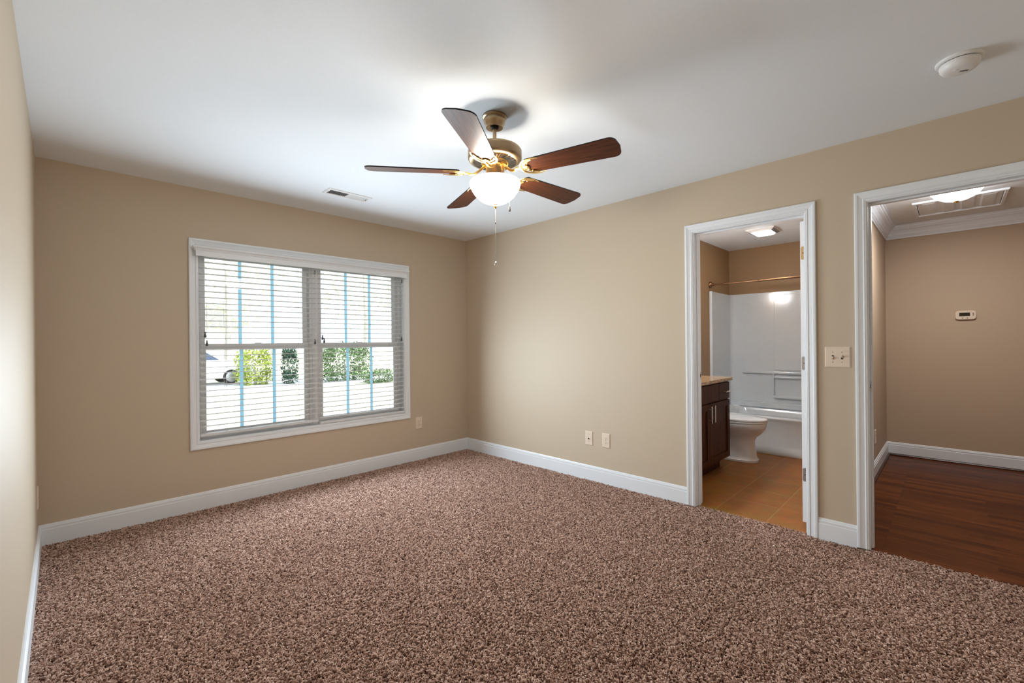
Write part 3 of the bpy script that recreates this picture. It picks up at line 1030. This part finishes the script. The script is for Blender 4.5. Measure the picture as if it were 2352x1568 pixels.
th = tag(empty('thermostat', (HX, -4.145, 1.466), -PI / 2), 'small beige wall thermostat with dark display on the hall wall', 'thermostat')
pl = []
for k in range(40):
    a = 2 * PI * k / 40
    ca, sa = math.cos(a), math.sin(a)
    pl.append((0.073 * math.copysign(abs(ca) ** 0.30, ca), 0.044 * math.copysign(abs(sa) ** 0.45, sa) * (1 - 0.0 * abs(ca))))
tb = MB()
tb.rings([[(x, 0.0, z) for x, z in pl], [(x, -0.018, z) for x, z in pl], [(x * 0.96, -0.024, z * 0.94) for x, z in pl]], smooth=False)
tb.build('body', ALMOND, th)
MB().box(-0.045, 0.030, -0.0248, -0.0235, -0.010, 0.024).build('display', LCD, th)
for nm, x, z in (('button', 0.052, 0.016), ('button', 0.052, 0.0), ('button', -0.022, -0.028), ('button', 0.010, -0.028)):
    MB().lathe([(0.0, -0.027), (0.0045, -0.0265), (0.0055, -0.0235)], 14, (x, 0, z), axis='y').build(nm, BRONZE, th)

# ---------------------------------------------------------------- bathroom
va = tag(empty('vanity_cabinet', (0.75, -2.2, 0.0)), 'dark cherry bathroom vanity cabinet with bar pulls and granite on top', 'cabinet')
def rel(mb, c):
    mb.v = [(p[0] - c[0], p[1] - c[1], p[2] - c[2]) for p in mb.v]
    return mb
VC = (0.75, -2.2, 0.0)
VX0, VX1, VYF = 0.20, 1.245, -2.485
mb = MB().box(VX0, VX1, VYF, BY0 - 0.002, 0.105, 0.850)
rel(mb, VC).build('carcass', CHERRY, va, 0.002, 1)
rel(MB().box(VX0 + 0.02, VX1 - 0.02, VYF + 0.075, BY0 - 0.002, -0.005, 0.106), VC).build('toe_kick', CHERRY, va)
def shaker(x0, x1, z0, z1, name):
    st = 0.056
    f = MB()
    y0, y1 = VYF - 0.019, VYF - 0.0005
    f.box(x0, x0 + st, y0, y1, z0, z1).box(x1 - st, x1, y0, y1, z0, z1)
    f.box(x0 + st, x1 - st, y0, y1, z0, z0 + st).box(x0 + st, x1 - st, y0, y1, z1 - st, z1)
    f.box(x0 + st, x1 - st, y1 - 0.008, y1, z0 + st, z1 - st)
    return rel(f, VC).build(name, CHERRY, va)
def bar_pull(parent, p0, p1):
    h = MB()
    y = VYF - 0.019
    a, b = Vector(p0), Vector(p1)
    h.tube([a, b], 0.0055, 12)
    for t in (0.18, 0.82):
        q_ = a.lerp(b, t)
        h.tube([(q_.x, y, q_.z), (q_.x, q_.y, q_.z)], 0.0045, 10)
    return rel(h, VC).build('handle', NICKEL, parent)
YH = VYF - 0.050
dl = shaker(0.255, 0.742, 0.118, 0.668, 'door')
bar_pull(dl, (0.706, YH, 0.505), (0.706, YH, 0.655))
dr = shaker(0.748, 1.235, 0.118, 0.668, 'door')
bar_pull(dr, (0.786, YH, 0.505), (0.786, YH, 0.655))
ff = rel(MB().box(0.255, 0.962, VYF - 0.019, VYF - 0.0005, 0.682, 0.838), VC).build('false_front', CHERRY, va, 0.002, 1)
dw = rel(MB().box(0.969, 1.235, VYF - 0.019, VYF - 0.0005, 0.682, 0.838), VC).build('drawer', CHERRY, va, 0.002, 1)
bar_pull(dw, (1.060, YH, 0.755), (1.190, YH, 0.755))
ct = MB().box(VX0 - 0.02, 1.270, -2.522, BY0 - 0.002, 0.851, 0.882)
tag(rel(ct, (0.75, -2.2, 0.85)).build('granite_countertop', GRANITE, None, 0.004), 'speckled beige granite countertop on the dark vanity', 'countertop').location = (0.75, -2.2, 0.85)

# toilet (faces -y)
TC = (1.650, -2.33, 0.0)
to = tag(empty('toilet', TC), 'white toilet with closed lid between the vanity and the tub', 'toilet')
def ell(cy, ry, rx, z, n=40, back=None, e=1.0):
    out = []
    for k in range(n):
        a = 2 * PI * k / n
        x = rx * math.copysign(abs(math.cos(a)) ** e, math.cos(a))
        y = ry * math.copysign(abs(math.sin(a)) ** e, math.sin(a))
        y += cy
        if back is not None:
            y = min(y, back)
        out.append((x, y - TC[1], z))
    return out
bowl = MB()
bowl.rings([ell(-2.405, 0.235, 0.122, -0.004, e=0.72), ell(-2.405, 0.235, 0.122, 0.016, e=0.72), ell(-2.405, 0.227, 0.114, 0.024, e=0.75), ell(-2.405, 0.216, 0.104, 0.05, e=0.8),
            ell(-2.405, 0.205, 0.096, 0.12, e=0.85), ell(-2.405, 0.198, 0.094, 0.20, e=0.9), ell(-2.415, 0.205, 0.104, 0.245), ell(-2.43, 0.235, 0.135, 0.285), ell(-2.445, 0.255, 0.165, 0.325),
            ell(-2.45, 0.262, 0.180, 0.355), ell(-2.45, 0.264, 0.184, 0.385), ell(-2.45, 0.258, 0.178, 0.394)], True)
bowl.build('bowl', PORCELAIN, to)
se = MB().rings([ell(-2.452, 0.262, 0.182, 0.3955), ell(-2.452, 0.268, 0.187, 0.400), ell(-2.452, 0.268, 0.187, 0.410), ell(-2.452, 0.262, 0.181, 0.415)])
se.build('seat', PORCELAIN, to)
ld = MB().rings([ell(-2.452, 0.264, 0.183, 0.4185), ell(-2.452, 0.270, 0.188, 0.423), ell(-2.452, 0.268, 0.186, 0.433), ell(-2.452, 0.245, 0.165, 0.441), ell(-2.452, 0.15, 0.10, 0.4445)])
ld.build('lid', PORCELAIN, to)
tk = MB().box(-0.20, 0.20, -2.135 - TC[1], BY0 - 0.012 - TC[1], 0.375, 0.735)
tk.build('tank', PORCELAIN, to, 0.018, 3)
MB().box(-0.21, 0.21, -2.145 - TC[1], BY0 - 0.008 - TC[1], 0.736, 0.768).build('tank_lid', PORCELAIN, to, 0.010, 3)
MB().box(-0.10, 0.10, -2.26 - TC[1], -2.02 - TC[1], 0.20, 0.392).build('tank_base', PORCELAIN, to, 0.015, 3)
MB().tube([(-0.12, -2.138 - TC[1], 0.69), (-0.12, -2.152 - TC[1], 0.69), (-0.17, -2.155 - TC[1], 0.682)], 0.006, 10).build('flush_lever', NICKEL, to)

# tub and shower surround, one moulded unit
TUBC = (2.5, -2.69, 0.0)
tu = tag(empty('bathtub', TUBC), 'glossy white bathtub with moulded shower surround walls', 'bathtub')
TX0, TX1, TY0, TY1 = 2.085, BX - 0.004, BY1 + 0.004, BY0 - 0.004
ap = MB()
prof = [(TX0 - 0.012, -0.006), (TX0 - 0.010, 0.035), (TX0 + 0.008, 0.075), (TX0 + 0.016, 0.10), (TX0 + 0.018, 0.34), (TX0 + 0.006, 0.365), (TX0 + 0.001, 0.380), (TX0 + 0.006, 0.394), (TX0 + 0.022, 0.398),
        (TX0 + 0.10, 0.398), (TX0 + 0.10, -0.006)]
ap.prism(prof, TY0, TY1, lambda u, v, d: (u, d, v))
def rrect(x0, x1, y0, y1, r, z, n=6):
    out = []
    for (cx_, cy_, a0) in ((x1 - r, y1 - r, 0), (x0 + r, y1 - r, 90), (x0 + r, y0 + r, 180), (x1 - r, y0 + r, 270)):
        for k in range(n):
            a = math.radians(a0 + 90 * k / (n - 1))
            out.append((cx_ + r * math.cos(a), cy_ + r * math.sin(a), z))
    return out
ap.rings([rrect(TX0 + 0.02, TX1 - 0.02, TY0, TY1, 0.02, 0.398), rrect(TX0 + 0.09, TX1 - 0.06, TY0 + 0.08, TY1 - 0.08, 0.10, 0.397), rrect(TX0 + 0.12, TX1 - 0.08, TY0 + 0.12, TY1 - 0.12, 0.11, 0.34),
          rrect(TX0 + 0.16, TX1 - 0.12, TY0 + 0.18, TY1 - 0.20, 0.12, 0.10), rrect(TX0 + 0.20, TX1 - 0.16, TY0 + 0.24, TY1 - 0.26, 0.12, 0.075)], True, False, True)
rel(ap, TUBC).build('tub', ACRYLIC, tu, 0.003, 2)
su = MB()
ST = 1.838
SX0 = 2.262
# plan outline of the surround's inner face with rounded corners, swept up
inner = [(SX0, TY1 - 0.028)]
rc = 0.055
for k in range(9):
    a = PI / 2 - (PI / 2) * k / 8
    inner.append((TX1 - 0.026 - rc + rc * math.cos(a), TY1 - 0.028 - rc + rc * math.sin(a)))
for k in range(9):
    a = -(PI / 2) * k / 8
    inner.append((TX1 - 0.026 - rc + rc * math.cos(a), TY0 + 0.028 + rc + rc * math.sin(a)))
inner.append((SX0, TY0 + 0.028))
outer = [(SX0, TY0), (TX1, TY0), (TX1, TY1), (SX0, TY1)]
poly = inner + outer
su.prism(poly, 0.39, ST, lambda u, v, d: (u, v, d))
# rolled front flanges
for yy in (TY1 - 0.015, TY0 + 0.015):
    su.box(SX0 - 0.012, SX0 + 0.030, yy - 0.017, yy + 0.017, 0.392, ST + 0.004)
so_ = rel(su, TUBC).build('surround_wall', ACRYLIC, tu, 0.006, 3)
XB = TX1 - 0.026
fe = MB()
# raised moulded column, ledge and framed soap recess on the back wall
fe.box(XB - 0.010, XB + 0.002, TY0 + 0.10, -2.470, 0.86, 1.80)
fe.box(XB - 0.030, XB + 0.002, -2.462, -2.10, 0.815, 0.842)
fe.box(XB - 0.034, XB + 0.002, -2.470, -2.455, 0.54, 0.845)
fe.box(XB - 0.034, XB + 0.002, TY0 + 0.12, -2.455, 0.515, 0.545)
fe.box(XB - 0.030, XB + 0.002, TY0 + 0.12, -2.455, 0.815, 0.845)
fe.box(XB - 0.060, XB + 0.002, TY0 + 0.03, TY1 - 0.03, 0.39, 0.455)
rel(fe, TUBC).build('soap_ledge', ACRYLIC, tu, 0.010, 3)
gb = MB().tube([(XB - 0.040, -2.468, 0.775), (XB - 0.040, -3.20, 0.775)], 0.009, 14)
rel(gb, TUBC).build('towel_bar', ACRYLIC, tu)

sr = tag(empty('shower_rod', (2.275, BY0, 1.920)), 'bronze shower curtain rod with round end flange above the tub', 'shower rod')
ln = BY0 - BY1
sr_m = MB().tube([(0, -0.03, 0), (0, -0.62, 0)], 0.0105, 16).tube([(0, -0.55, 0), (0, -ln + 0.03, 0)], 0.0128, 16)
sr_m.lathe([(0.0105, -0.54), (0.0148, -0.545), (0.0148, -0.575), (0.0125, -0.58)], 16, axis='y')
sr_m.build('rod', BRONZE, sr)
for yy, sg in ((0, -1), (-ln, 1)):
    fm = MB().lathe([(0.0, 0.001), (0.040, 0.001 * sg), (0.0415, 0.006 * sg), (0.038, 0.016 * sg), (0.026, 0.028 * sg), (0.016, 0.034 * sg), (0.0155, 0.062 * sg), (0.0105, 0.064 * sg)], 32, (0, yy, 0), axis='y')
    fm.build('flange', BRONZE, sr)

bf = tag(empty('exhaust_fan_light', (2.026, -2.60, H)), 'square white exhaust fan with lit lens on the bathroom ceiling', 'ceiling light')
s_ = 0.138
gr = MB()
gr.rings([[(-s_, -s_, 0), (s_, -s_, 0), (s_, s_, 0), (-s_, s_, 0)], [(-s_, -s_, -0.008), (s_, -s_, -0.008), (s_, s_, -0.008), (-s_, s_, -0.008)],
          [(-0.10, -0.10, -0.030), (0.10, -0.10, -0.030), (0.10, 0.10, -0.030), (-0.10, 0.10, -0.030)]], smooth=False)
gr.build('grille', WHITEPL, bf)
for sgn in (-1, 1):
    lo_ = MB()
    for k in range(3):
        t = 0.105 + 0.009 * k
        lo_.box(-t, t, sgn * (t + 0.001), sgn * (t + 0.005), -0.030 + 0.007 * k, -0.024 + 0.007 * k)
    lo_.build('louvre', GREYPL, bf)
lm = MB().rings([[(x, y, -0.028) for x, y in ((-0.098, -0.085), (0.098, -0.085), (0.098, 0.085), (-0.098, 0.085))],
                 [(x, y, -0.036) for x, y in ((-0.098, -0.085), (0.098, -0.085), (0.098, 0.085), (-0.098, 0.085))],
                 [(x, y, -0.046) for x, y in ((-0.080, -0.066), (0.080, -0.066), (0.080, 0.066), (-0.080, 0.066))]], smooth=False)
lm.build('lens', LENS, bf)

vl = tag(empty('vanity_light', (0.80, BY0, 1.985)), 'three shade vanity light bar on the bathroom wall above the countertop', 'wall light')
MB().box(-0.30, 0.30, -0.022, 0.0, -0.05, 0.05).build('back_plate', NICKEL, vl, 0.006)
for k in (-1, 0, 1):
    MB().tube([(k * 0.21, -0.02, 0.0), (k * 0.21, -0.085, 0.0)], 0.010, 12).build('arm', NICKEL, vl)
    sh_ = MB().lathe([(0.022, 0.030), (0.040, 0.020), (0.052, -0.02), (0.060, -0.085), (0.057, -0.085), (0.050, -0.02), (0.020, 0.026)], 28, (k * 0.21, -0.10, 0.0))
    sh_.build('glass_shade', SHADE, vl)

# ---------------------------------------------------------------- carpet pile
def carpet():
    sp = 0.0066
    xs = np.arange(-W + 0.016, 0.027, sp)
    ys = np.arange(YB + 0.016, -0.0145, sp)
    X, Y = np.meshgrid(xs, ys)
    X = X.ravel() + rng.uniform(-0.5, 0.5, X.size) * sp
    Y = Y.ravel() + rng.uniform(-0.5, 0.5, Y.size) * sp
    ok = (X < -0.016) | ((Y < D1A - 0.004) & (Y > D1B + 0.004)) | ((Y < D2A - 0.004) & (Y > D2B + 0.004))
    X, Y = X[ok], Y[ok]
    n = X.size
    # broad vacuum strokes set which way the pile lies
    lay = np.sin(X * 3.1 + 1.3 * np.sin(Y * 2.1)) + 0.8 * np.sin(Y * 4.3 - X * 1.7 + 0.6)
    ang = 0.9 * lay + 2.4 + rng.normal(0, 1.25, n)
    ln = rng.uniform(0.008, 0.0135, n)
    dx, dy = np.cos(ang), np.sin(ang)
    tw = rng.normal(0, 0.0022, n)
    hgt = rng.uniform(-0.0075, 0.002, n) + 0.0012 * np.tanh(lay)
    P = np.zeros((n, 4, 3), np.float32)
    P[:, 0, 0] = X; P[:, 0, 1] = Y; P[:, 0, 2] = -0.0145
    P[:, 1, 0] = X + dx * ln * 0.18 - dy * tw; P[:, 1, 1] = Y + dy * ln * 0.18 + dx * tw; P[:, 1, 2] = hgt - 0.003
    P[:, 2, 0] = X + dx * ln * 0.58 + dy * tw; P[:, 2, 1] = Y + dy * ln * 0.58 - dx * tw; P[:, 2, 2] = hgt
    P[:, 3, 0] = X + dx * ln * 1.0 - dy * tw; P[:, 3, 1] = Y + dy * ln * 1.0 + dx * tw; P[:, 3, 2] = hgt - rng.uniform(0.001, 0.005, n)
    np.clip(P[:, :, 0], -W + 0.015, None, out=P[:, :, 0])
    np.clip(P[:, :, 1], None, -0.0145, out=P[:, :, 1])
    hc = bpy.data.hair_curves.new('carpet')
    hc.add_curves([4] * n)
    hc.attributes['position'].data.foreach_set('vector', P.ravel())
    ra = hc.attributes.get('radius') or hc.attributes.new('radius', 'FLOAT', 'POINT')
    r = np.tile(np.array([0.0014, 0.0021, 0.0022, 0.0012], np.float32), n) * np.repeat(rng.uniform(0.85, 1.2, n).astype(np.float32), 4)
    ra.data.foreach_set('value', r)
    hc.materials.append(CARPET)
    o = bpy.data.objects.new('carpet', hc)
    COL.objects.link(o)
    tag(o, 'brown frieze carpet pile covering the bedroom floor', 'carpet', None, 'stuff')
carpet()

# ---------------------------------------------------------------- outside the window
GZ = -0.5
GRASS = paint('pale dry lawn', (0.52, 0.50, 0.36), 0.9, 0.15, 8, 0.0)
ASPH = paint('pale concrete drive', (0.55, 0.55, 0.56), 0.9, 0.05, 6, 0.0)
LEAF_Y = paint('yellow green leaf', (0.30, 0.36, 0.06), 0.6, 0.3, 3, 0.0)
LEAF_G = paint('mid green leaf', (0.10, 0.17, 0.06), 0.6, 0.4, 3, 0.0)
LEAF_D = paint('dark green leaf', (0.030, 0.075, 0.045), 0.6, 0.4, 3, 0.0)
LEAF_P = paint('pale leaf', (0.55, 0.58, 0.42), 0.7, 0.2, 3, 0.0)
BARK = paint('grey bark', (0.48, 0.45, 0.42), 0.9, 0.3, 20, 0.3)
CARWHITE = paint('white car paint', (0.86, 0.86, 0.87), 0.2, 0.01, 5, 0.0, 0.6)
CARGLASS = paint('dark car glass', (0.05, 0.07, 0.12), 0.08, 0.1, 5, 0.0, 0.7)
TYRE = paint('black tyre', (0.02, 0.02, 0.022), 0.8, 0.1, 20, 0.0)
SIDING = paint('white house siding', (0.80, 0.80, 0.80), 0.7, 0.02, 4, 0.0)
ROOFM = paint('grey roof shingles', (0.32, 0.31, 0.31), 0.9, 0.2, 10, 0.0)
struct(box_obj('ground', GRASS, -60, 60, 0.3, 120, GZ - 0.3, GZ), 'pale sunlit lawn outside')
struct(box_obj('driveway', ASPH, -40, 40, 14.4, 19.6, GZ, GZ + 0.02), 'pale driveway across the yard')

def foliage(c, rx, ry, rz, n, size, seed, boxy=1.0):
    rg = np.random.default_rng(seed)
    mb = MB()
    d = rg.normal(size=(n, 3))
    d /= np.linalg.norm(d, axis=1)[:, None]
    rad = rg.uniform(0.55, 1.05, n)[:, None]
    d = np.sign(d) * np.abs(d) ** boxy
    P = d * rad * np.array([rx, ry, rz])
    vs_, fs = [], []
    for i in range(n):
        u = rg.normal(size=3); u /= np.linalg.norm(u)
        w = np.cross(u, rg.normal(size=3)); w /= np.linalg.norm(w)
        s = size * rg.uniform(0.6, 1.4)
        p = P[i]
        z = max(p[2], -c[2] + GZ + 0.02)
        b = len(vs_)
        q = np.array([p[0], p[1], z])
        vs_ += [tuple(q - u * s), tuple(q + w * s * 0.5), tuple(q + u * s), tuple(q - w * s * 0.5)]
        fs.append((b, b + 1, b + 2, b + 3))
    mb.add(vs_, fs)
    return mb
def shrub(name, c, rx, ry, rz, n, size, mat, label, cat, group, seed, boxy=1.0):
    root = tag(empty(name, (c[0], c[1], GZ)), label, cat, group)
    o = foliage((0, 0, c[2]), rx, ry, rz, n, size, seed, boxy).build('foliage', mat, root)
    o.location = (0, 0, c[2] - GZ)
    st = MB().tube([(0, 0, 0), (0.03, 0, (c[2] - GZ) * 0.6), (0, 0.02, c[2] - GZ)], [0.06, 0.045, 0.03], 8)
    st.build('stem', BARK, root)
    return root
SG = 'shrubs along the driveway'
shrub('shrub', (2.45, 17.2, 0.25), 0.74, 0.7, 0.85, 2600, 0.055, LEAF_Y, 'yellow green shrub beside the white car outside', 'shrub', SG, 1, 0.7)
shrub('shrub', (3.62, 16.5, 0.30), 0.26, 0.5, 0.85, 1500, 0.055, LEAF_D, 'narrow dark green shrub left of the mullion outside', 'shrub', SG, 2, 0.6)
shrub('shrub', (5.95, 16.2, 0.35), 1.25, 0.8, 0.95, 3600, 0.060, LEAF_G, 'wide green shrub outside the right window', 'shrub', SG, 3, 0.7)
shrub('shrub', (6.45, 13.9, -0.25), 0.70, 0.5, 0.35, 1400, 0.045, LEAF_G, 'low green shrub in front of the wide shrub outside', 'shrub', SG, 4, 0.8)
def tree(c, h, r, n, label, seed):
    root = tag(empty('tree', (c[0], c[1], GZ)), label, 'tree', 'trees beyond the driveway')
    o = foliage((0, 0, 6), r, r, h * 0.36, n, 0.12, seed, 0.9).build('crown', LEAF_P, root)
    o.location = (0, 0, h * 0.62)
    MB().tube([(0, 0, 0), (0.1, 0, h * 0.3), (0, 0.1, h * 0.7)], [0.22, 0.17, 0.08], 10).build('trunk', BARK, root)
tree((4.3, 30, 0), 9.5, 3.2, 1000, 'pale leafy tree seen through the left window', 11)
tree((13.5, 29, 0), 10.5, 3.6, 1100, 'pale leafy tree seen through the right window', 12)
# car, nose to the right (+x)
CARC = (1.05, 18.9, GZ + 0.02)
car = tag(empty('car', CARC), 'white car parked outside, seen through the left window', 'car')
side = [(-2.3, 0.32), (-2.32, 0.75), (-2.2, 0.98), (-1.9, 1.02), (0.55, 1.02), (0.95, 0.98), (1.45, 0.86), (1.62, 0.72), (1.66, 0.40), (1.60, 0.28), (-2.25, 0.28)]
body = MB().prism(side, -0.88, 0.88, lambda u, v, d: (u, d, v))
body.build('body', CARWHITE, car, 0.06, 3)
top = [(-2.15, 1.0), (-1.85, 1.50), (-0.5, 1.56), (-0.1, 1.52), (0.62, 1.0)]
MB().prism(top, -0.74, 0.74, lambda u, v, d: (u, d, v)).build('roof', CARWHITE, car, 0.05, 3)
gw = MB()
gw.prism([(-1.75, 1.06), (-1.62, 1.42), (-0.95, 1.46), (-0.92, 1.06)], -0.755, 0.755, lambda u, v, d: (u, d, v))
gw.prism([(-0.84, 1.06), (-0.87, 1.46), (-0.25, 1.45), (0.32, 1.06)], -0.755, 0.755, lambda u, v, d: (u, d, v))
gw.build('side_window', CARGLASS, car)
for x in (0.72, -1.55):
    for y in (-0.80, 0.80):
        sg = 1 if y > 0 else -1
        wv = MB().lathe([(0.0, -0.10), (0.24, -0.10), (0.31, -0.08), (0.33, 0.0), (0.31, 0.08), (0.24, 0.10), (0.0, 0.10)], 32, (x, y, 0.33), axis='y').build('wheel', TYRE, car)
        MB().lathe([(0.0, sg * 0.115), (0.06, sg * 0.115), (0.20, sg * 0.108), (0.225, sg * 0.095)], 28, (x, y, 0.33), axis='y').build('hub_cap', STEEL, wv)
MB().box(1.52, 1.655, -0.80, -0.50, 0.62, 0.76).build('headlamp', GLASS, car, 0.02)
# white neighbouring house
NH = (4.1, 42.0, GZ)
nh = tag(empty('house', NH), 'white sided house across the driveway behind the shrubs', 'house')
MB().box(-7.5, 3.5, 0, 7, 0, 3.2).build('siding_wall', SIDING, nh)
MB().prism([(-8.0, 3.2), (4.0, 3.2), (2.4, 5.2), (-6.4, 5.2)], -0.5, 7.5, lambda u, v, d: (u, d, v)).build('roof', ROOFM, nh)
